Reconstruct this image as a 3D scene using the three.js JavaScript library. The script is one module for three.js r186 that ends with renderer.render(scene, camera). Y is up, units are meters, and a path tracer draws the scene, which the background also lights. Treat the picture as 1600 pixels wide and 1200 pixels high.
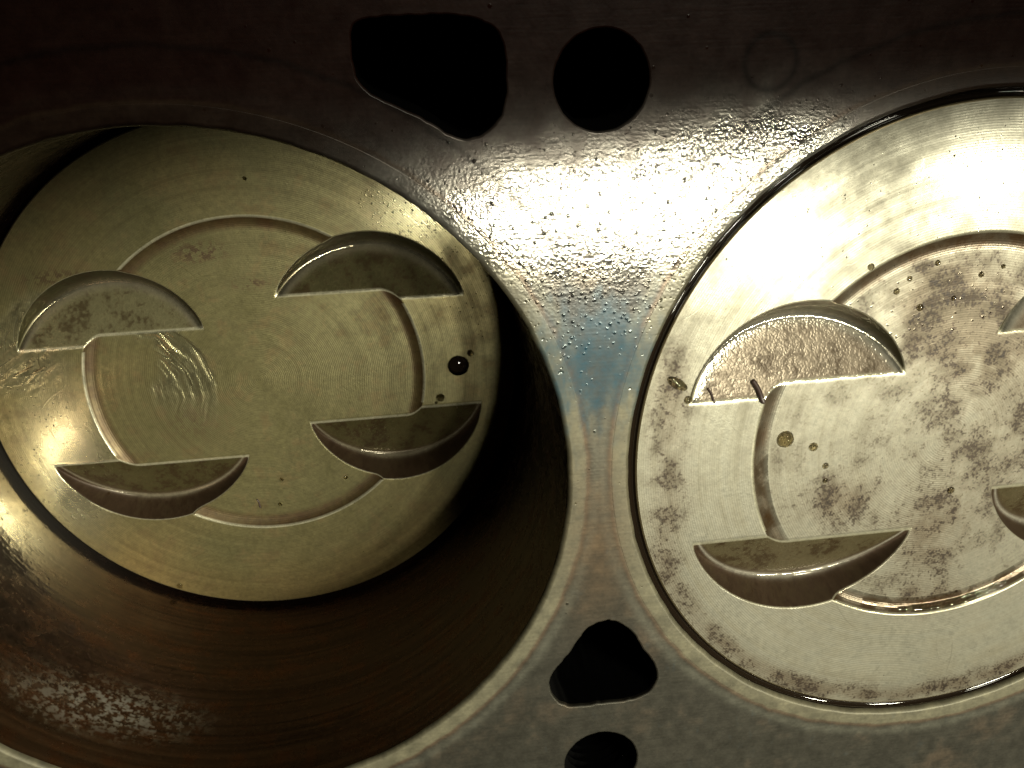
import * as THREE from 'three';
import { mergeGeometries } from 'three/addons/utils/BufferGeometryUtils.js';

// ───────────────────────── camera, light, exposure (all sizes below are millimetres, drawn at U = 0.001 m)
const U = 0.001, V = (x, y, z) => new THREE.Vector3(x * U, y * U, z * U);
const scene = new THREE.Scene();
scene.background = new THREE.Color(0, 0, 0);
const camera = new THREE.PerspectiveCamera(47.455, 4 / 3, 0.004, 5);
camera.position.copy(V(24.31, 89.9, -46.44));
camera.up.set(0.0789, -0.34855, -0.93396);
camera.lookAt(camera.position.clone().add(new THREE.Vector3(0.107916, -0.928389, 0.355595)));
camera.updateMatrixWorld();
// a bar of six LED heads held above the block, out of the picture; cone angles are shaped to shade the upper deck
function lampHead(at, target, angle, power, size, edge = 0.035) {
  const l = new THREE.SpotLight(new THREE.Color().setRGB(1, 0.965, 0.76), power, 0, angle, edge, 2);
  l.position.copy(V(...at)); l.target.position.copy(V(...target)); l.castShadow = true; l.shadow.radius = size; l.shadow.mapSize.set(2048, 2048); l.shadow.camera.near = 0.02; l.shadow.camera.far = 1.5;
  scene.add(l, l.target);
}
for (const [x, p] of [[80, 0.13], [135, 0.17], [190, 0.18], [250, 0.19], [315, 0.21], [385, 0.26]]) lampHead([x, 400, 38], [x * 0.3 + 36, 0, 190], V(x * 0.3 + 36 - x, -400, 152).angleTo(V(x * 0.3 + 36 - x, -400, -35.5 - 38)), p, 0.55);
lampHead([190, 400, -275], [22, 0, 40], 0.24, 0.24, 2.2, 0.9);            // a second lamp, weaker, beyond the upper right corner
const EXPOSURE = 0.88;
const BORE = 41, PITCH = 89.19, LAND = 40.1, DEEP = -41.1, HIGH = -0.6;

// ───────────────────────── noise and texture helpers
function hash(x, y, s) {
  let h = Math.imul(x | 0, 374761393) ^ Math.imul(y | 0, 668265263) ^ Math.imul(s | 0, 1274126177);
  h = Math.imul(h ^ (h >>> 13), 1274126177); h ^= h >>> 16; return (h >>> 0) / 4294967296;
}
function noise(x, y, s) {
  const ix = Math.floor(x), iy = Math.floor(y); let fx = x - ix, fy = y - iy;
  fx = fx * fx * (3 - 2 * fx); fy = fy * fy * (3 - 2 * fy);
  const a = hash(ix, iy, s), b = hash(ix + 1, iy, s), c = hash(ix, iy + 1, s), d = hash(ix + 1, iy + 1, s);
  return a + (b - a) * fx + (c - a + (a - b - c + d) * fx) * fy;
}
function fbm(x, y, s, o = 4) { let v = 0, a = 0.5, n = 0; for (let i = 0; i < o; i++) { v += a * noise(x, y, s + i * 17); n += a; a *= 0.5; x *= 2.03; y *= 2.03; } return v / n; }
let seed = 7; const rnd = () => hash(seed++, 91, 5);
const clamp = (v, a = 0, b = 1) => v < a ? a : v > b ? b : v;
const step = (a, b, v) => { const t = clamp((v - a) / (b - a)); return t * t * (3 - 2 * t); };
const bell = (x, z, cx, cz, rx, rz = rx) => Math.exp(-(((x - cx) / rx) ** 2) - ((z - cz) / rz) ** 2);
const enc = v => { v = clamp(v); return 255 * (v <= 0.0031308 ? v * 12.92 : 1.055 * Math.pow(v, 1 / 2.4) - 0.055); };
function tex(data, w, h, srgb, wrap = THREE.MirroredRepeatWrapping) {
  const t = new THREE.DataTexture(data, w, h, THREE.RGBAFormat); t.magFilter = THREE.LinearFilter; t.minFilter = THREE.LinearFilter;
  t.wrapS = t.wrapT = wrap; if (srgb) t.colorSpace = THREE.SRGBColorSpace; t.needsUpdate = true; return t;
}
// paint(x, z) -> [r, g, b, roughness, metalness, height 0..1]; spots: oil beads as small domes [x, z, radius, height]
function surface(w, h, x0, z0, wide, deep, paint, spots, extra, wrap, cuts) {
  const col = new Uint8Array(w * h * 4), orm = new Uint8Array(w * h * 4), hgt = new Float32Array(w * h), rgh = new Float32Array(w * h), met = new Float32Array(w * h);
  for (let j = 0; j < h; j++) for (let i = 0; i < w; i++) {
    const k = j * w + i, p = paint(x0 + (i + 0.5) / w * wide, z0 + (j + 0.5) / h * deep);
    col[k * 4] = enc(p[0]); col[k * 4 + 1] = enc(p[1]); col[k * 4 + 2] = enc(p[2]); col[k * 4 + 3] = 255;
    rgh[k] = p[3]; met[k] = p[4]; hgt[k] = p[5];
  }
  for (const { pts, wd, d, tint, ro } of cuts || []) for (let q = 0; q + 1 < pts.length; q++) {
    const [ax, az] = pts[q], [bx, bz] = pts[q + 1], L = Math.hypot(bx - ax, bz - az), m = Math.ceil(L / (wide / w) * 1.5), fade = Math.sin(Math.PI * (q + 0.5) / (pts.length - 1)) ** 0.5;
    for (let t = 0; t < m; t++) {
      const cx = (ax + (bx - ax) * t / m - x0) / wide * w, cz = (az + (bz - az) * t / m - z0) / deep * h, R = wd / wide * w;
      for (let j = Math.max(0, Math.floor(cz - R - 1)); j <= Math.min(h - 1, cz + R + 1); j++) for (let i = Math.max(0, Math.floor(cx - R - 1)); i <= Math.min(w - 1, cx + R + 1); i++) {
        const e = clamp(R + 0.5 - Math.hypot(i + 0.5 - cx, j + 0.5 - cz)) * fade; if (e <= 0) continue;
        const k = j * w + i, f = e * 0.4; hgt[k] += (0.3 + d - hgt[k]) * f; rgh[k] += (ro - rgh[k]) * f;
        if (tint) for (let b = 0; b < 3; b++) col[k * 4 + b] += (enc(tint[b]) - col[k * 4 + b]) * f * 0.6;
      }
    }
  }
  for (const [x, z, r, d, ro = 0.1] of spots || []) {
    const ci = (x - x0) / wide * w, cj = (z - z0) / deep * h, ri = r / wide * w, R = Math.ceil(ri) + 1;
    for (let j = Math.max(0, Math.floor(cj - R)); j <= Math.min(h - 1, cj + R); j++) for (let i = Math.max(0, Math.floor(ci - R)); i <= Math.min(w - 1, ci + R); i++) {
      const q = Math.hypot(i + 0.5 - ci, j + 0.5 - cj) / ri; if (q >= 1) continue;
      const k = j * w + i; hgt[k] = Math.max(hgt[k], hgt[k] * 0.4 + d * (1 - q * q)); rgh[k] += (ro - rgh[k]) * step(1, 0.75, q);
    }
  }
  for (let k = 0; k < w * h; k++) { orm[k * 4] = 255 * clamp(hgt[k]); orm[k * 4 + 1] = 255 * clamp(rgh[k]); orm[k * 4 + 2] = 255 * clamp(met[k]); orm[k * 4 + 3] = 255; }
  const o = tex(orm, w, h, false, wrap);
  return new THREE.MeshPhysicalMaterial({ map: tex(col, w, h, true, wrap), roughnessMap: o, metalnessMap: o, bumpMap: o, roughness: 1, metalness: 1, bumpScale: 0.0001, side: THREE.DoubleSide, ...extra });
}

// ───────────────────────── object helpers
const used = new Map();
function numbered(n) { const k = used.get(n) || 0; used.set(n, k + 1); return k ? `${n}_${String(k).padStart(3, '0')}` : n; }
function thing(name, label, category, at, group) {
  const g = new THREE.Group(); g.name = numbered(name); g.position.copy(V(...at)); g.userData = { label, category }; if (group) g.userData.group = group; scene.add(g); return g;
}
function part(name, geo, mat, parent, label) {
  const m = new THREE.Mesh(geo, mat); m.name = name; m.castShadow = m.receiveShadow = true; if (label) m.userData.label = label; parent.add(m); return m;
}
function tag(m, label, category, group) { m.name = numbered(m.name); m.userData = { label, category }; if (group) m.userData.group = group; return m; }
function geom(pos, idx, uv, nor) {
  const g = new THREE.BufferGeometry(); g.setAttribute('position', new THREE.Float32BufferAttribute(pos, 3)); g.setAttribute('uv', new THREE.Float32BufferAttribute(uv, 2));
  g.setIndex(idx); if (nor) g.setAttribute('normal', new THREE.Float32BufferAttribute(nor, 3)); else g.computeVertexNormals(); return g;
}
// closed loops of points (same count) joined by bands; uvOf(x, y, z, i, j)
function bands(loops, uvOf, flip) {
  const pos = [], uv = [], idx = [], n = loops[0].length;
  loops.forEach((L, j) => { for (let i = 0; i <= n; i++) { const [x, y, z] = L[i % n]; pos.push(x * U, y * U, z * U); uv.push(...uvOf(x, y, z, i / n, j)); } });
  for (let j = 0; j + 1 < loops.length; j++) for (let i = 0; i < n; i++) {
    const a = j * (n + 1) + i, b = a + 1, c = a + n + 1, d = c + 1;
    if (flip) idx.push(a, b, c, b, d, c); else idx.push(a, c, b, b, c, d);
  }
  return geom(pos, idx, uv);
}
const ring = (r, y, n = 360, cx = 0, cz = 0) => Array.from({ length: n }, (_, i) => { const a = i / n * 2 * Math.PI; return [cx + r * Math.cos(a), y, cz + r * Math.sin(a)]; });

// ───────────────────────── the engine block
const DX = -40, DZ = -65, DW = 160, DD = 130;
const deckUV = (x, y, z) => [(x - DX) / DW, (z - DZ) / DD];
const beads = [];
for (let k = 0; k < 26000; k++) {
  const x = -10 + 115 * rnd(), z = -52 + 75 * rnd();
  const d = 0.75 * bell(x, z, 43, -27, 22, 8) * (1 - 0.95 * bell(x, z, 46, -31.5, 30, 5)) + 0.5 * bell(x, z, 44, -20, 9, 7) + 0.5 * bell(x, z, 62, -34, 12, 5) + 0.008;
  if (rnd() > d) continue;
  const r = 0.07 + 0.17 * rnd() ** 2.5; beads.push([x, z, r, 0.22 + 0.2 * rnd() + 0.6 * r, 0.14]);
}
function deckPaint(x, z) {
  const rl = Math.hypot(x, z), rr = Math.hypot(x - PITCH, z), r = Math.min(rl, rr), which = rl < rr ? 3 : 11;
  const n = fbm(x * 0.16, z * 0.16, 21), n2 = fbm(x * 0.7, z * 0.7, 31), n3 = fbm(x * 3.2, z * 3.2, 41, 3), streak = fbm(x * 0.25, z * 5, 51, 3);
  const top = step(-14, -37, z + 8 * (n - 0.5));  // shade over the upper deck, painted in as dark red-brown
  const lump = fbm(x * 0.5, z * 0.5, 81, 3) - 0.5, gloss = clamp(1.35 * bell(x, z, 46, -29.5, 30, 8.5) + 0.8 * bell(x, z, 63, -36, 12, 5)), glare = gloss * clamp(0.75 + 0.9 * lump) * step(-20, -27.5, z + 4 * lump), dusk = bell(x, z, 44, -20.5, 9, 4.5);  // reflected glare and its dark lower fringe are painted into the deck colour
  let c = [0.049, 0.045, 0.034], ro = 0.52 - 0.08 * gloss + 0.14 * (n2 - 0.5) - 0.29 * gloss * (1 + 0.5 * lump), me = 0.6;
  c = c.map((v, i) => v + ([0.042, 0.013, 0.008][i] - v) * 0.97 * top); ro -= 0.12 * top * (1 - gloss); me -= 0.6 * top * (1 - gloss); 
  c = c.map((v, i) => v + ([0.52, 0.51, 0.46][i] - v) * glare * 0.8); c = c.map((v, i) => v + ([0.03, 0.027, 0.023][i] - v) * dusk * 0.8); ro -= 0.16 * dusk * (1 - gloss); me += (0.9 - me) * glare;
  const rust = step(0.5, 0.8, n * 0.7 + 0.3 * n2) * 0.4; c = c.map((v, i) => v + ([0.12, 0.08, 0.05][i] - v) * rust * (1 - 0.85 * top));
  // pale rings where the head gasket's fire rings pressed
  const w = (fbm(x * 0.5, z * 0.5, which + 60) - 0.5) * 0.5;
  const pale = step(43.6, 42.9, r + w), line = Math.exp(-(((r + w - 43.3) / 0.28) ** 2)), halo = Math.exp(-(((r + w - 44.3) / 0.7) ** 2));
  c = c.map((v, i) => v + ([0.165, 0.15, 0.096][i] - v) * pale * (0.65 + 0.3 * n2) * (1 - 0.86 * top));
  c = c.map((v, i) => v + ([0.12, 0.116, 0.09][i] - v) * halo * 0.65 * (1 - 0.9 * top));
  c = c.map((v, i) => v + ([0.1, 0.06, 0.035][i] - v) * line * 0.6);
  const far = Math.exp(-(((r + w - 48.2) / 0.35) ** 2)) * step(-10, -40, z); c = c.map(v => v * (1 - 0.45 * far));
  const boss = Math.exp(-(((Math.hypot(x - 62.3, z + 44.5) - 2.7) / 0.35) ** 2)); c = c.map(v => v * (1 - 0.5 * boss));
  // brown tint down the bridge
  const br = bell(x, z, 44.6, 10, 4, 11); c = c.map((v, i) => v + ([0.095, 0.062, 0.034][i] - v) * br * (0.35 + 0.6 * n2));
  // blue smear
  const bn = fbm(x * 1.1 + 9, z * 0.55, 91, 4), bl = clamp(1.1 * step(0.15, 1.0, bell(x, z, 44.3, -14.5, 8.5, 8) + 0.9 * (bn - 0.5)) * (0.35 + 0.7 * n2 + 0.35 * (n3 - 0.5)) * step(-27, -15, z + 6 * lump)); 
  c = c.map((v, i) => v + ([0.009, 0.055, 0.086][i] - v) * bl * 0.9); ro += 0.12 * bl; me *= 1 - 0.8 * bl;
  const g = (0.8 + 0.4 * n3 + 0.25 * (streak - 0.5)) * (0.76 + 0.44 * n2); c = c.map(v => v * g);
  return [c[0], c[1], c[2], ro, me * (1 - 0.5 * pale), 0.1 * n3 + 0.08 * streak + (0.27 - 0.1 * bell(x, z, 47, -31.5, 20, 4)) * gloss * fbm(x * 5.4, z * 5.4, 71, 2)];
}
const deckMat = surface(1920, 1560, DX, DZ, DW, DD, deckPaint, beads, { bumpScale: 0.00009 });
const darkMat = new THREE.MeshPhysicalMaterial({ specularIntensity: 0.2, color: new THREE.Color().setRGB(0.0015, 0.0013, 0.0012), roughness: 0.95, metalness: 0, side: THREE.DoubleSide });

const block = thing('engine_block', 'dark oily cast iron engine block face with two round cylinder bores and four smaller holes', 'engine block', [0, 0, 0]);
const RIM = 43.1;
function smoothLoop(pts, n = 150, jitter = 0, s = 1) {
  const c = new THREE.CatmullRomCurve3(pts.map(p => new THREE.Vector3(p[0], 0, p[1])), true, 'centripetal');
  return c.getSpacedPoints(n).slice(0, n).map((p, i) => [p.x + jitter * (noise(i * 0.35, 1, s) - 0.5), p.z + jitter * (noise(i * 0.35, 9, s) - 0.5)]);
}
const area = l => l.reduce((a, p, i) => { const q = l[(i + 1) % l.length]; return a + p[0] * q[1] - q[0] * p[1]; }, 0);
function offset(l, d) {                                          // outwards by d
  const sg = Math.sign(area(l)), n = l.length;
  return l.map((p, i) => { const a = l[(i + n - 1) % n], b = l[(i + 1) % n], tx = b[0] - a[0], tz = b[1] - a[1], m = Math.hypot(tx, tz); return [p[0] + sg * tz / m * d, p[1] - sg * tx / m * d]; });
}
const circle = (cx, cz, r, n = 20) => Array.from({ length: n }, (_, i) => [cx + r * Math.cos(i / n * 2 * Math.PI), cz + r * Math.sin(i / n * 2 * Math.PI)]);
const holes = [
  ['coolant_passage', smoothLoop([[20.82, -48.74], [21.3, -49.4], [22.89, -49.79], [25.83, -49.92], [31.51, -49.69], [33.32, -49.18], [34.58, -48.29], [35.2, -46.78], [35.34, -43.9], [34.98, -41.22], [34.09, -39.68], [32.83, -38.81], [31.15, -38.46], [29.95, -38.7], [27.22, -40.47], [24.04, -42.17], [21.87, -43.38], [21.04, -44.29], [20.67, -46.03], [20.66, -47.74]], 170, 0.16, 3), 'large coolant hole with one slanted side'],
  ['bolt_hole', smoothLoop(circle(44.9, -43.4, 4.85), 150, 0.06, 5), 'round bolt hole beside the large coolant hole'],
  ['coolant_passage', smoothLoop([[45.83, 20.76], [43.66, 21.25], [42.21, 22.8], [40.76, 25.14], [39.03, 27.18], [38.25, 28.87], [38.37, 30.92], [39.43, 32.61], [40.65, 33.38], [45.62, 33.52], [49.35, 33.44], [51.35, 32.48], [52.3, 30.56], [52.12, 28.75], [50.45, 25.86], [49.21, 23.43], [47.73, 21.68]], 170, 0.16, 7), 'rounded triangular coolant hole'],
  ['bolt_hole', smoothLoop(circle(44.85, 43.3, 4.95), 150, 0.06, 9), 'round bolt hole below the triangular one'],
];
{
  const shape = new THREE.Shape([[-62, -78], [152, -78], [152, 82], [-62, 82]].map(p => new THREE.Vector2(...p)));
  const cut = l => shape.holes.push(new THREE.Path(l.map(p => new THREE.Vector2(p[0], p[1]))));
  cut(circle(0, 0, RIM, 360)); cut(circle(PITCH, 0, RIM, 360));
  for (const [, l] of holes) cut(offset(l, 0.22));
  const s = new THREE.ShapeGeometry(shape), P = s.attributes.position, pos = [], uv = [], nor = [];
  for (let i = 0; i < P.count; i++) { const x = P.getX(i), z = P.getY(i); pos.push(x * U, 0, z * U); uv.push(...deckUV(x, 0, z)); nor.push(0, 1, 0); }
  const idx = Array.from(s.index.array); for (let i = 0; i < idx.length; i += 3) { const t = idx[i + 1]; idx[i + 1] = idx[i + 2]; idx[i + 2] = t; }
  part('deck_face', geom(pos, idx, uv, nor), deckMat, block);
  const box = (y) => [[-62, y, -78], [152, y, -78], [152, y, 82], [-62, y, 82]];
  const side = bands([box(0), box(-125)], deckUV);
  part('block_side', mergeGeometries([side.toNonIndexed(), geom(box(-125).flatMap(p => p.map(v => v * U)), [0, 1, 2, 0, 2, 3], [0, 0, 1, 0, 1, 1, 0, 1]).toNonIndexed()]), darkMat, block);
}
holes.forEach(([name, l, label], k) => {
  const at = (d, y) => offset(l, d).map(p => [p[0], y, p[1]]);
  const h = part(name, bands([at(0.22, 0), at(0.07, -0.05), at(0, -0.2), at(0, -0.6)], deckUV, true), deckMat, block, label);
  const L = [at(0, -0.6)];
  if (name === 'bolt_hole') { L.push(at(-0.02, -2.5)); for (let t = 0; t < 18; t++) L.push(at(-0.55, -3 - t * 1.5), at(-0.02, -3.75 - t * 1.5)); L.push(at(-0.5, -32)); }
  else L.push(at(0.3, -6), at(-0.4, -14), at(0.2, -30));
  const b = L[L.length - 1]; let mx = 0, mz = 0; for (const p of b) { mx += p[0] / b.length; mz += p[2] / b.length; }
  L.push(b.map(() => [mx, b[0][1] - 3, mz]));
  part(name === 'bolt_hole' ? 'thread' : 'passage_wall', bands(L, deckUV, true), darkMat, h);
});
// cylinder walls and the rims round them
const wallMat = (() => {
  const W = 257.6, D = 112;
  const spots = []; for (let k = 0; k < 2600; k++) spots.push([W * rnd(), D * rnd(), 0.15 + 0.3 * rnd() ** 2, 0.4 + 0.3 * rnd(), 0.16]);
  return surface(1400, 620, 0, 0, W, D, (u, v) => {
    const n = fbm(u * 0.06, v * 0.5, 111), n2 = fbm(u * 0.5, v * 0.5, 121), n3 = fbm(u * 2.5, v * 2.5, 131, 3), st = fbm(u * 0.05, v * 2.2, 141, 3);
    const b = 0.42 * (0.4 + 1.2 * st) * (0.8 + 0.4 * n3), rust = step(0.45, 0.75, n2 * 0.6 + n * 0.4);
    const phi = u / W * 6.2832, glint = clamp(1.2 * bell(phi, v, 2.08, 13, 0.26, 4.5 + 0) - 0.15 + 0.5 * bell(phi, v, 2.3, 9, 0.2, 3)) * step(0.47, 0.6, 0.5 * fbm(u * 1.1, v * 1.3, 151, 3) + 0.5 * fbm(u * 3.6, v * 3.6, 152, 2)), shine = bell(phi, v, 2.75, 38, 0.4, 14);  // two pale patches: glare reflected on the wall, painted into its colour
    const m = (k, w) => { const q = b * k; return q + (w - q) * Math.max(0.8 * glint, 0.75 * clamp(shine)); };
    return [m(0.16 + 0.05 * rust, 0.36), m(0.088, 0.34), m(0.06 - 0.015 * rust, 0.3), clamp(0.24 + 0.3 * (n2 - 0.5) + 0.28 * (n3 - 0.5) - 0.1 * (st - 0.5) - 0.14 * shine + 0.3 * glint, 0.07, 1), 0.86 * (1 - 0.8 * glint), 0.25 * n3 + 0.35 * st];
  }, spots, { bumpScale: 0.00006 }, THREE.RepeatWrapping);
})();
const rimProfile = [[RIM, 0], [RIM - 0.06, 0.03], [41.55, 0.03], [41.25, -0.06], [41.03, -0.4], [BORE, -0.7]];
for (const [cx, which] of [[0, 'left'], [PITCH, 'right']]) {
  const rim = part('bore_rim', bands(rimProfile.map(([r, y]) => ring(r, y, 360, cx).map(([x, yy, z], i) => { const a = i / 360 * 6.2832, j = r < 41.6 ? 0.12 * (noise(a * 22, 3, cx | 0) - 0.5) : 0; return [x + j * Math.cos(a), yy, z + j * Math.sin(a)]; })), deckUV, true), deckMat, block, `pale worn rim of the ${which} bore`);
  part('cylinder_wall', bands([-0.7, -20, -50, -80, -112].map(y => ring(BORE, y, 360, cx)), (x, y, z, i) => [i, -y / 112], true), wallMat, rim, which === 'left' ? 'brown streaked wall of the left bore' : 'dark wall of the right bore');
}

// ───────────────────────── the pistons: one height field, cut into crown, dish and valve pockets
const DISH = 25.6, DROP = 0.72, TAN = 0.5;
const POCKETS = [
  { cx: -20.1, cz: 4.7, r: 14.2, sg: -1, flat: 7.55, name: 'small', side: 'upper left' }, { cx: 17.9, cz: 6.45, r: 15.85, sg: -1, flat: 11.7, side: 'upper right' },
  { cx: -17.6, cz: 6.4, r: 16.0, sg: 1, flat: 11.3, side: 'lower left' }, { cx: 20.5, cz: 4.75, r: 14.15, sg: 1, flat: 6.5, side: 'lower right' },
];
const smin = (a, b, k) => { const h = Math.max(k - Math.abs(a - b), 0) / k; return Math.min(a, b) - h * h * k * 0.25; };
function pocketH(p, x, z) {
  const u = x - p.cx, s = p.sg * z - p.cz; if (Math.abs(u) >= p.r || s < -2) return 9;
  const w = Math.sqrt(p.r * p.r - u * u), floor = -(p.sg * z - p.flat) * TAN, wall = Math.min(9, (s - w) / TAN);
  return -smin(-floor, -wall, p.sg > 0 ? 1.7 : 2.6);
}
function baseH(x, z) {
  const d = DISH - Math.hypot(x, z); if (d <= 0) return 0;
  return d < 1.9 ? -DROP * (1 - Math.pow(1 - d / 1.9, 2.3)) : -DROP;
}
const MARK = [31.06, -0.1, 1.62];
function scuff(x, z) {                                            // 0..1: how rough the skin is round the upper left pocket of the left piston
  const q = Math.hypot(x + 21.6, z - 1.5), a = Math.atan2(z - 1.5, x + 21.6), e = 2.4 * (fbm(x * 0.6, z * 0.6, 301, 3) - 0.5);
  const right = step(9.5, 12.5, q + e + 5 * step(-0.9, -0.1, a)) * step(15.4, 14.6, q + 0.4 * e) * step(0.6, -0.3, a) * step(-1.6, -1.3, a);
  const lft = step(-26, -30, x + e) * step(-18.5, -15, z + e) * step(0.5, -5, z + e) * step(20.5, 18.5, q + 0.6 * e);
  return clamp(right * 0.9 + lft * 1.15) * (0.5 + 0.8 * fbm(x * 0.7, z * 0.7, 303, 2));
}
const SCRATCH = [];
for (let k = 0; k < 46; k++) {                                    // curved cutter marks and stray scratches of the left piston
  const lft = k % 3 === 0, q = lft ? 10.5 + 6 * rnd() : 10 + 5.4 * rnd() ** 0.7, a0 = lft ? Math.PI + 0.25 + 0.9 * rnd() : -1.45 + 1.2 * rnd(), da = (0.12 + 0.35 * rnd()) * (lft ? 0.7 : 1), tilt = (rnd() - 0.5) * (lft ? 5 : 2.4), pts = [];
  for (let i = 0; i <= 8; i++) { const a = a0 + da * i / 8, rr = q + tilt * (i / 8 - 0.5) + 0.3 * (noise(i * 0.9, k, 305) - 0.5); pts.push([-21.6 + rr * Math.cos(a), 1.5 + rr * Math.sin(a)]); }
  if (pts.every(p => pocketH(POCKETS[0], p[0], p[1]) > baseH(p[0], p[1]))) SCRATCH.push({ pts, wd: 0.03 + 0.05 * rnd(), d: -0.16, ro: 0.26, tint: rnd() < 0.5 ? [0.25, 0.23, 0.14] : [0.1, 0.08, 0.04] });
}
for (let k = 0; k < 20; k++) {                                    // a fan of short strokes at the far left rim
  const x = -28.5 - 6 * rnd(), z = -13.5 + 13 * rnd(), L = 2 + 4.5 * rnd(), d = 2.35 + 0.5 * rnd() + (z + 7) * 0.06, b = (rnd() - 0.5) * 0.12, pts = [];
  for (let i = 0; i <= 7; i++) { const t = L * i / 7, px = x + t * Math.cos(d + b * i), pz = z + t * Math.sin(d + b * i); if (Math.hypot(px, pz) < 39.2) pts.push([px, pz]); }
  if (pts.length > 2 && pts.every(p => pocketH(POCKETS[0], p[0], p[1]) > baseH(p[0], p[1]))) SCRATCH.push({ pts, wd: 0.04 + 0.06 * rnd(), d: -0.2, ro: 0.24, tint: rnd() < 0.5 ? [0.25, 0.23, 0.14] : [0.08, 0.06, 0.03] });
}
function strayScratches(n, R) {
  const o = []; for (let k = 0; k < n; k++) { const a = rnd() * 6.28, q = R * Math.sqrt(rnd()), d = rnd() * 6.28, L = 1 + 6 * rnd() ** 2, x = q * Math.cos(a), z = q * Math.sin(a), pts = []; for (let i = 0; i <= 5; i++) pts.push([x + L * i / 5 * Math.cos(d + 0.05 * i), z + L * i / 5 * Math.sin(d + 0.05 * i)]); o.push({ pts, wd: 0.03 + 0.03 * rnd(), d: -0.1, ro: 0.3, tint: null }); }
  return o;
}
function heights(left) {
  return (x, z) => {
    let b = baseH(x, z);
    if (left) {
      const s = scuff(x, z);
      if (s > 0.02) {
        const q = Math.hypot(x + 21.6, z - 1.5), a = Math.atan2(z - 1.5, x + 21.6), w = 0.8 * (noise(x * 0.5, z * 0.5, 313) - 0.5);
        b += x > -24 ? s * (0.13 * (noise((q + w) * 1.7, a * 2.6, 311) - 0.6) + 0.06 * (noise((q + w) * 3.6, a * 5, 312) - 0.5)) : s * (0.15 * (noise((x + 1.1 * z + w) * 0.95, (z - x) * 0.22, 314) - 0.6) + 0.06 * (noise((x + 1.1 * z) * 2.1, (z - x) * 0.5, 315) - 0.5));
      }
      const m = Math.hypot(x - MARK[0], z - MARK[1]); if (m < MARK[2] + 0.15) b = smin(b, -Math.min(2.4, (MARK[2] - m) * 12), 0.1);
    }
    let p = 9; for (const k of POCKETS) p = Math.min(p, pocketH(k, x, z));
    return p > 1 ? b : smin(b, p, 0.26);
  };
}
function regionOf(x, z, left) {
  for (let i = 0; i < 4; i++) if (pocketH(POCKETS[i], x, z) < baseH(x, z)) return 2 + i;
  if (left && Math.hypot(x - MARK[0], z - MARK[1]) < MARK[2]) return 6;
  return Math.hypot(x, z) < DISH ? 1 : 0;
}
const TOP = LAND - 0.25, PW = 82;
const pistonUV = (x, y, z) => [x / PW + 0.5, z / PW + 0.5];
function pistonTop(left) {
  const H = heights(left), N = 590, xs = new Float64Array(N * N), zs = new Float64Array(N * N), cell = 2 * TOP / N;
  const edges = [(x, z) => Math.hypot(x, z) - DISH, ...POCKETS.map(p => (x, z) => pocketH(p, x, z) - baseH(x, z))]; if (left) edges.push((x, z) => Math.hypot(x - MARK[0], z - MARK[1]) - MARK[2]);
  for (let j = 0; j < N; j++) for (let i = 0; i < N; i++) {
    const a = 2 * i / (N - 1) - 1, b = 2 * j / (N - 1) - 1; let r = 0, t = 0;                 // square to disc
    if (a * a > b * b) { r = a; t = Math.PI / 4 * (b / a); } else if (b !== 0) { r = b; t = Math.PI / 2 - Math.PI / 4 * (a / b); }
    let x = TOP * r * Math.cos(t), z = TOP * r * Math.sin(t);
    if (Math.hypot(x, z) < TOP - 0.3) for (const e of edges) {                                  // lay vertices along the edges
      const v = e(x, z); if (Math.abs(v) > 1.2) continue;
      const h = 0.01, gx = (e(x + h, z) - e(x - h, z)) / (2 * h), gz = (e(x, z + h) - e(x, z - h)) / (2 * h), g2 = gx * gx + gz * gz; if (g2 < 1e-6 || g2 > 400) continue;
      const d = Math.abs(v) / Math.sqrt(g2); if (d < cell * 0.42) { x -= v * gx / g2; z -= v * gz / g2; }
    }
    xs[j * N + i] = x; zs[j * N + i] = z;
  }
  const ny = new Float32Array(N * N * 3), ys = new Float32Array(N * N), e = 0.05;
  for (let k = 0; k < N * N; k++) {
    const x = xs[k], z = zs[k]; ys[k] = H(x, z); const gx = (H(x + e, z) - H(x - e, z)) / (2 * e), gz = (H(x, z + e) - H(x, z - e)) / (2 * e), m = Math.hypot(gx, gz, 1);
    ny[k * 3] = -gx / m; ny[k * 3 + 1] = 1 / m; ny[k * 3 + 2] = -gz / m;
  }
  const out = Array.from({ length: 7 }, () => ({ map: new Map(), pos: [], uv: [], nor: [], idx: [] }));
  const add = (R, k) => { let v = R.map.get(k); if (v === undefined) { v = R.pos.length / 3; R.map.set(k, v); R.pos.push(xs[k] * U, ys[k] * U, zs[k] * U); R.uv.push(...pistonUV(xs[k], 0, zs[k])); R.nor.push(ny[k * 3], ny[k * 3 + 1], ny[k * 3 + 2]); } return v; };
  const tri = (a, b, c) => { const R = out[regionOf((xs[a] + xs[b] + xs[c]) / 3, (zs[a] + zs[b] + zs[c]) / 3, left)]; R.idx.push(add(R, a), add(R, b), add(R, c)); };
  for (let j = 0; j + 1 < N; j++) for (let i = 0; i + 1 < N; i++) {
    const a = j * N + i, b = a + 1, c = a + N, d = c + 1;
    if ((i < N / 2) === (j < N / 2)) { tri(a, c, d); tri(a, d, b); } else { tri(a, c, b); tri(b, c, d); }
  }
  return { H, geo: out.map(R => R.idx.length ? geom(R.pos, R.idx, R.uv, R.nor) : null) };
}
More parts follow.
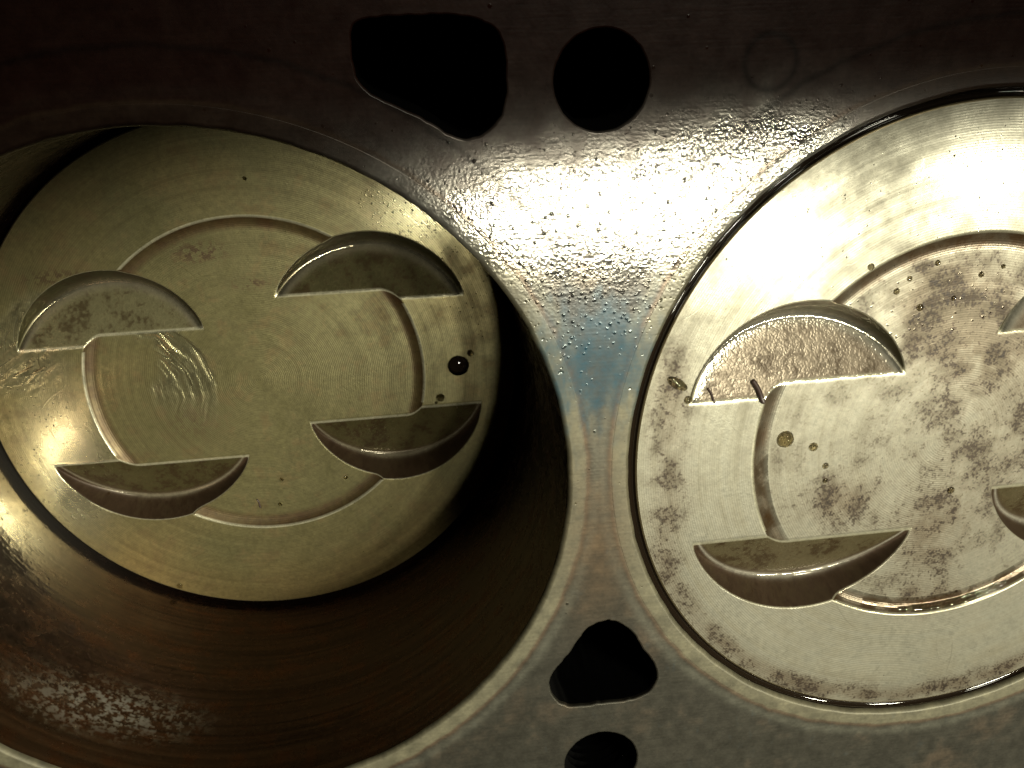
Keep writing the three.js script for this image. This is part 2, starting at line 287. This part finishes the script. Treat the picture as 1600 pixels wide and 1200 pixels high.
function pistonPaint(left) {
  const H = heights(left), mix = (c, d, t) => { c[0] += (d[0] - c[0]) * t; c[1] += (d[1] - c[1]) * t; c[2] += (d[2] - c[2]) * t; };
  return (x, z) => {
    const r = Math.hypot(x, z), a = Math.atan2(z, x), reg = regionOf(x, z, left);
    const n = fbm(x * 0.09, z * 0.09, left ? 201 : 202), n2 = fbm(x * 0.45, z * 0.45, left ? 203 : 204), n3 = fbm(x * 2.2, z * 2.2, 205, 3), n4 = noise(x * 7, z * 7, 206);
    const c = left ? [0.165, 0.146, 0.066] : [0.31, 0.297, 0.235]; let ro = 0.42, me = 0.5, h = 0.3;
    if (left) {
      mix(c, [0.27, 0.19, 0.075], 0.25 * step(0.45, 0.75, n) * step(20, 36, r) + 0.55 * step(30, 40, r) * step(0.1, 0.9, Math.sin(a - 0.2)));
      mix(c, [0.2, 0.13, 0.06], step(0.55, 0.78, n2 + 0.25 * (n3 - 0.5)) * 0.3);
      for (const [sx, sz, rx, rz, k] of [[-5.9, -20.5, 4, 1.6, 0.8], [0.8, -15.4, 2.8, 0.9, 0.7], [-11, 6, 5, 4, 0.4], [-26, -18.2, 6, 1.4, 0.6]]) mix(c, [0.09, 0.06, 0.03], clamp(k * 1.6 * bell(x, z, sx, sz, rx, rz) * step(0.45, 0.62, n3)));
    } else {
      const n5 = noise(x * 4.6, z * 4.6, 210), blot = step(0.44, 0.8, n2 * 0.38 + n3 * 0.3 + 0.16 * n4 + 0.16 * n5);
      let k = 0.15 * (reg === 1 ? 1.7 : 0.6) + 1.0 * bell(x, z, -4, -18, 6, 5) + 0.9 * bell(x, z, 4, -13, 9, 7) + 0.75 * bell(x, z, -13.4, 7.5, 4, 3) + 0.7 * bell(x, z, -1, 14, 5, 6) + 0.6 * bell(x, z, 0.5, 23.3, 6, 2) + 0.35 * bell(x, z, 8, 2, 12, 12);
      k += reg === 0 ? 0.75 * Math.exp(-(((r - 38.6) / 1.4) ** 2)) * step(0.1, 0.8, Math.sin(a)) + 0.6 * bell(x, z, -36, 6, 2.2, 12) + 0.5 * bell(x, z, -36, -9, 2.5, 6) : 0;
      mix(c, [0.15, 0.122, 0.084], clamp(k * 1.2 * (0.4 + n2))); mix(c, [0.045, 0.03, 0.018], clamp(blot * k * 2.7) * 0.92); mix(c, [0.02, 0.014, 0.01], step(0.55, 0.75, 0.5 * n5 + 0.5 * n3) * clamp(k * 1.2 - 0.2) * step(0.35, 0.6, n2) * 0.85); ro += 0.1 * k * (1 - blot);
    }
    const rf = DISH - r; if (reg === 1 && rf < 2.2) { mix(c, [0.075, 0.04, 0.015], 0.9 * step(2.4, 1.3, rf) * (0.5 + 0.7 * n2)); ro -= left ? 0 : 0.12 + 0.2 * step(0.3, 0.8, a) * step(0.35, 0.5, n2); }
    if (reg >= 2 && reg < 6) {
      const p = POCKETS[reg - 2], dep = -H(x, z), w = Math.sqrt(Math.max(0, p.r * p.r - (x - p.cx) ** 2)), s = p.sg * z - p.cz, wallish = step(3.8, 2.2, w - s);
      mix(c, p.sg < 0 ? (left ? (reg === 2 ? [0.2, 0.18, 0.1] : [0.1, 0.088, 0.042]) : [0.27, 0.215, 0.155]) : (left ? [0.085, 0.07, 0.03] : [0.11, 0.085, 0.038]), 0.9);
      mix(c, p.sg < 0 ? [0.05, 0.045, 0.018] : [0.045, 0.024, 0.013], wallish * 0.92);  // soot and wall shade, both painted in as a dark colour
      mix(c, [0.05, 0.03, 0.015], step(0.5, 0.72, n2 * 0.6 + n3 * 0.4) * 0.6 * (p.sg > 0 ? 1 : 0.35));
      const fil = Math.exp(-(((w - s - (p.sg > 0 ? 2.35 : 2.7)) / (p.sg > 0 ? 0.33 : 0.9)) ** 2)); mix(c, [0.05, 0.032, 0.015], 0.75 * step(0.4, 0.7, 0.5 * n2 + 0.5 * n3)); ro = (p.sg < 0 ? 0.28 : 0.24) + 0.2 * (n3 - 0.5) - 0.24 * fil + 0.28 * wallish * (1 - fil); mix(c, left ? [0.36, 0.32, 0.23] : [0.55, 0.52, 0.43], (p.sg > 0 ? 0.5 : 0.65) * fil); me = p.sg < 0 ? 0.4 + 0.4 * wallish : 0.4 - 0.1 * wallish; h = 0.25 + 0.35 * (p.sg < 0 ? 1 : 0.5) * (n3 + 0.7 * n4 - 0.7) * step(1, 3.5, w - s);  // pale line along the fillet is a painted oil glint
    } else {
      const lathe = 0.55 * (noise(r * 1.3, 1.1 * Math.cos(a + 0.6) + 9, 211) - 0.5) + 0.5 * (noise(r * 5, 1.7 * Math.cos(a - 0.4), 212) - 0.5) + 0.9 * (n2 - 0.5); mix(c, [c[0] * 0.6, c[1] * 0.57, c[2] * 0.5], clamp(0.28 + (left ? 0.9 : 0.65) * lathe)); ro += 0.1 * lathe;
      h += (left ? 0.06 : 0.045) * Math.sin(r * 22.4 + 1.2 * noise(2 * Math.cos(a), r, 208)) + 0.06 * (n4 - 0.5);
      if (reg === 1) h += 0.02 * n3;
      ro += 0.16 * (n2 - 0.5) + 0.1 * (n - 0.5);
      if (left) { const s = scuff(x, z); mix(c, [0.3, 0.28, 0.17], clamp(s * 0.55)); ro -= 0.13 * clamp(s); me += 0.25 * s; h += 0.4 * s * (n3 - 0.5); }
    }
    const glareSpot = clamp(left ? 0.8 * bell(x, z, 27, -25, 7, 5) + 1.5 * bell(x, z, -30, 12, 5, 9) : 0.8 * bell(x, z, -25, -27, 7, 5.5) + 1.1 * bell(x, z, -1, -33, 8, 5)) * (reg === 0 ? 0.75 + 0.5 * n2 : 0);  // lamp glare on the crown, painted as lighter, shinier patches
    mix(c, left ? [0.42, 0.4, 0.27] : [0.5, 0.48, 0.4], 0.85 * glareSpot); me += (0.9 - me) * glareSpot; ro -= (left ? 0.24 : 0.17) * glareSpot;
    let pm = 9; for (const p of POCKETS) pm = Math.min(pm, pocketH(p, x, z));
    const edge = Math.max(step(0.17, 0.04, Math.abs(pm - baseH(x, z))) , pm > 0.4 ? step(0.28, 0.1, Math.abs(rf)) : 0); mix(c, [0.5, 0.47, 0.34], edge * 0.7); ro -= 0.1 * edge;  // worn rims, with their bright highlight painted into the colour
    const g = 0.76 + 0.46 * n3 + 0.16 * (n4 - 0.2); return [c[0] * g, c[1] * g, c[2] * g, clamp(ro, 0.08, 1), me, h];
  };
}
function spatter(list) { const o = []; for (const [cx, cz, rx, rz, n, r0, r1] of list) for (let k = 0; k < n; k++) { const t = rnd() * 6.2832, q = Math.sqrt(rnd()); o.push([cx + rx * q * Math.cos(t), cz + rz * q * Math.sin(t), r0 + (r1 - r0) * rnd() ** 2, 0.42 + 0.2 * rnd(), 0.1]); } return o; }
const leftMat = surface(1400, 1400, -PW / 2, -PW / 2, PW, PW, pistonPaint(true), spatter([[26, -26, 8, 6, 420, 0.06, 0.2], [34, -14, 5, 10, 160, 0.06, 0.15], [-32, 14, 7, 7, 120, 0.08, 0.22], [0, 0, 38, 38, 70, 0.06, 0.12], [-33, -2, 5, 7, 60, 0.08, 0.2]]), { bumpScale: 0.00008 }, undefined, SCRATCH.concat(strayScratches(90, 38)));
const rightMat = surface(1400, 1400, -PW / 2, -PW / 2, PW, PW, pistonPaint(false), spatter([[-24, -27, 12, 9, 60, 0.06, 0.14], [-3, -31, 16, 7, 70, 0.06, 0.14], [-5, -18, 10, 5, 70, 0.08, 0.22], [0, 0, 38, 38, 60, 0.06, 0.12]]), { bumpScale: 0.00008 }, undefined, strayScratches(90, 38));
const landMat = new THREE.MeshStandardMaterial({ color: new THREE.Color().setRGB(0.2, 0.16, 0.09), roughness: 0.35, metalness: 0.7, side: THREE.DoubleSide });
const ringMat = new THREE.MeshStandardMaterial({ color: new THREE.Color().setRGB(0.12, 0.11, 0.1), roughness: 0.35, metalness: 0.9, side: THREE.DoubleSide });
function piston(left, label, at) {
  const t = thing('piston', label, 'piston', at, null), { H, geo } = pistonTop(left), m = left ? leftMat : rightMat;
  const crown = part('crown', geo[0], m, t), dish = part('dish', geo[1], m, t, 'shallow round dish in the crown');
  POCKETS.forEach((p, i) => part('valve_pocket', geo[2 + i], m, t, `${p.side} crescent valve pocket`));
  if (geo[6]) part('marking_dimple', geo[6], darkMat, t, 'small drilled dot near the right edge');
  part('top_land', bands([[TOP, 0], [TOP + 0.12, -0.03], [LAND - 0.02, -0.14], [LAND, -0.3], [LAND, -6], [37, -6.05], [37, -8], [LAND, -8.05]].map(([r, y]) => ring(r, y)), pistonUV, false), landMat, t);
  for (const y of [-6.3, -12.3]) part('piston_ring', bands([[37.5, y], [40.9, y], [40.96, y - 0.2], [40.96, y - 1.2], [37.5, y - 1.3]].map(([r, yy]) => ring(r, yy)), pistonUV, false), ringMat, t);
  part('skirt', bands([[LAND, -8.05], [LAND, -12], [37, -12.05], [37, -14], [40.7, -14.05], [40.75, -48], [36, -48]].map(([r, y]) => ring(r, y)), pistonUV, false), landMat, t);
  return H;
}
const HL = piston(true, 'olive grey piston sunk deep down the left bore with cutter scuffs and a drilled dot', [0, DEEP, 0]);
const HR = piston(false, 'pale brown-stained piston near the top of the right bore, cut off by the picture edge', [PITCH, HIGH, 0]);

// ───────────────────────── oil: beads, pools and scraps lying on the pistons
const oil = new THREE.MeshPhysicalMaterial({ color: new THREE.Color().setRGB(1, 0.93, 0.75), roughness: 0.02, transmission: 1, thickness: 0.001, ior: 1.47, attenuationColor: new THREE.Color().setRGB(0.9, 0.84, 0.68), attenuationDistance: 0.0009 });
const darkOil = new THREE.MeshPhysicalMaterial({ color: new THREE.Color().setRGB(0.012, 0.008, 0.005), roughness: 0.03, metalness: 0, ior: 1.47, side: THREE.DoubleSide });
function bead(left, x, z, r, h, label, group, mat = oil, sx = 1, turn = 0) {
  const R = (r * r + h * h) / (2 * h), a1 = Math.asin(Math.min(1, r / R)), pts = [];
  for (let i = 0; i <= 10; i++) { const a = a1 * i / 10; pts.push(new THREE.Vector2(R * Math.sin(a) * U, (h - R * (1 - Math.cos(a))) * U)); }
  pts.push(new THREE.Vector2(r * 0.92 * U, -0.1 * U), new THREE.Vector2(0, -0.1 * U)); pts.reverse();
  const g = new THREE.LatheGeometry(pts, 28); g.scale(sx, 1, 1);
  const m = tag(part('oil_droplet', g, mat, scene), label, 'droplet', group);
  m.position.copy(V((left ? 0 : PITCH) + x, (left ? DEEP + HL(x, z) : HIGH + HR(x, z)), z)); m.rotation.y = turn; return m;
}
{ const m = bead(true, MARK[0], MARK[1], 1.5, 0.45, 'round dark oil bead filling the drilled dot near the left piston edge', null, darkOil); m.position.y = (DEEP - 0.75) * U; }
bead(true, 33.1, -2.05, 0.55, 0.3, 'clear droplet just above right of the drilled dot');
bead(true, 27.87, 5.1, 0.7, 0.36, 'clear droplet on the edge above the lower right pocket of the left piston');
bead(true, 27.2, 5.9, 0.28, 0.18, 'tiny clear droplet touching the lower left of the droplet below the drilled dot');
bead(true, 35.3, 10.1, 0.4, 0.2, 'tiny droplet between the lower right pocket and the left piston edge');
bead(true, 1.2, 17.4, 0.34, 0.2, 'tiny droplet in the dish of the left piston, between the two lower pockets');
bead(true, 11.5, 18.1, 0.34, 0.2, 'tiny droplet in the left dish, just left of the lower right pocket');
bead(true, 0.42, 21.9, 0.34, 0.2, 'tiny droplet by the lower wall of the left dish');
bead(true, -17.64, 35.1, 0.5, 0.25, 'bright droplet at the lower edge of the left piston crown');
bead(true, 2.23, -30.84, 0.3, 0.18, 'lone tiny droplet on the upper crown of the left piston');
bead(false, -21.38, -1.6, 1.1, 0.8, 'largest round droplet in the left part of the right dish');
bead(false, -17.72, -0.24, 0.58, 0.46, 'middling droplet right of the largest one in the right dish');
bead(false, -15.9, 2.51, 0.42, 0.22, 'small droplet, third from the largest one in the falling row on the right dish');
bead(false, -15.75, 4.55, 0.36, 0.2, 'small droplet, lowest of the falling row on the right dish');
bead(false, 1.33, 7.65, 0.5, 0.3, 'lone droplet left of the lower right pocket in the right dish');
bead(false, -35.3, -10.2, 0.62, 0.4, 'long clear drop between the right piston edge and its upper left pocket', null, oil, 2.3, -0.6);
bead(false, -33.96, -8.07, 0.5, 0.3, 'dark small droplet at the left tip of the upper left pocket on the right piston');
[[-13.28, -22.39, 0.42, 'small droplet on the upper left rim line of the right dish'], [-4.81, -22.13, 0.36, 'small droplet just under the rim at the upper right of the right dish'], [-6.25, -16.96, 0.45, 'small droplet, lowest of those below the upper rim of the right dish'], [-8, -20.5, 0.34, 'small droplet upper left of the dark soot cloud in the right dish'],
  [-9.4, -19.1, 0.4, 'small droplet, leftmost below the rim line in the upper right dish'], [-2.2, -17.8, 0.32, 'tiny droplet in the middle of the dark soot cloud of the right dish'], [0.8, -20.4, 0.36, 'small droplet on the upper right fringe of the soot cloud in the right dish'], [3.4, -21.2, 0.3, 'tiny droplet nearest the picture edge, above the cut-off upper right pocket']].forEach(([x, z, r, label]) => bead(false, x, z, r, r * 0.75, label, 'droplets in the upper right dish'));

// strings of oil lying along an arc
function oilArc(name, label, base, cx, cz, r, a0, a1, w, y, mat, cat) {
  const n = 60, pos = [], uv = [], idx = [], prof = 7;
  for (let i = 0; i <= n; i++) {
    const t = i / n, a = a0 + (a1 - a0) * t, ww = w * (0.35 + 0.65 * Math.sin(Math.PI * t) ** 0.6) * (0.85 + 0.3 * noise(i * 0.4, 2, 401));
    for (let j = 0; j < prof; j++) { const b = Math.PI * j / (prof - 1), rr = r + ww * Math.cos(b), x = cx + rr * Math.cos(a), z = cz + rr * Math.sin(a); pos.push(x * U, (y(x, z) + ww * 0.45 * Math.sin(b) - 0.02) * U, z * U); uv.push(t, j / prof); }
  }
  for (let i = 0; i < n; i++) for (let j = 0; j + 1 < prof; j++) { const p = i * prof + j; idx.push(p, p + 1, p + prof, p + 1, p + prof + 1, p + prof); }
  const m = tag(part(name, geom(pos, idx, uv), mat, scene), label, cat); m.position.copy(V(...base)); return m;
}
oilArc('oil_film', 'oil bead running along the lower wall of the right dish', [PITCH, HIGH, 0], 0, 0, DISH - 0.7, 1.1, 1.72, 0.5, HR, oil, 'oil');
{ // oil standing in the gap round the right piston
  const m = tag(part('oil_pool', bands([[BORE, -0.75], [40.93, -0.92], [40.78, -1.06], [40.6, -1.13], [40.45, -1.13], [40.3, -1.05], [40.16, -0.9], [LAND, -0.75]].map(([r, y]) => ring(r, y)), pistonUV, true), darkOil, scene), 'dark oil standing in the narrow gap round the right piston', 'oil'); m.position.copy(V(PITCH, 0, 0));
}
// scraps
const fibreMat = new THREE.MeshStandardMaterial({ color: new THREE.Color().setRGB(0.05, 0.03, 0.025), roughness: 0.4 });
function fibre(left, a, b, r, label) {
  const ox = left ? 0 : PITCH, H = left ? HL : HR, y0 = left ? DEEP : HIGH, pts = [];
  for (let i = 0; i <= 6; i++) { const t = i / 6, x = a[0] + (b[0] - a[0]) * t + 0.08 * Math.sin(t * 5), z = a[1] + (b[1] - a[1]) * t; pts.push(V(ox + x, y0 + H(x, z) + r * 0.7, z)); }
  const c = new THREE.CatmullRomCurve3(pts), gs = [new THREE.TubeGeometry(c, 24, r * U, 10, false)];
  for (const p of [pts[0], pts[6]]) { const s = new THREE.SphereGeometry(r * U, 10, 8); s.translate(p.x, p.y, p.z); gs.push(s); }
  const m = part('fibre', mergeGeometries(gs.map(g => g.toNonIndexed())), fibreMat, scene); return tag(m, label, 'fibre');
}
fibre(false, [-25.9, -9.4], [-24.9, -7.2], 0.32, 'short thick dark fibre in the upper left pocket of the right piston');
fibre(false, [-31.4, -9.0], [-30.7, -7.5], 0.13, 'thin faint dark mark at the left end of the same pocket on the right piston');  // thin dark tube drawn for a faint dark mark
fibre(true, [-3.1, 20.7], [-2.7, 22.1], 0.13, 'thin dark fibre by the lower wall of the left dish');

const renderer = new THREE.WebGLRenderer({ antialias: true });
renderer.toneMapping = THREE.LinearToneMapping; renderer.toneMappingExposure = EXPOSURE; renderer.shadowMap.enabled = true;
renderer.render(scene, camera);
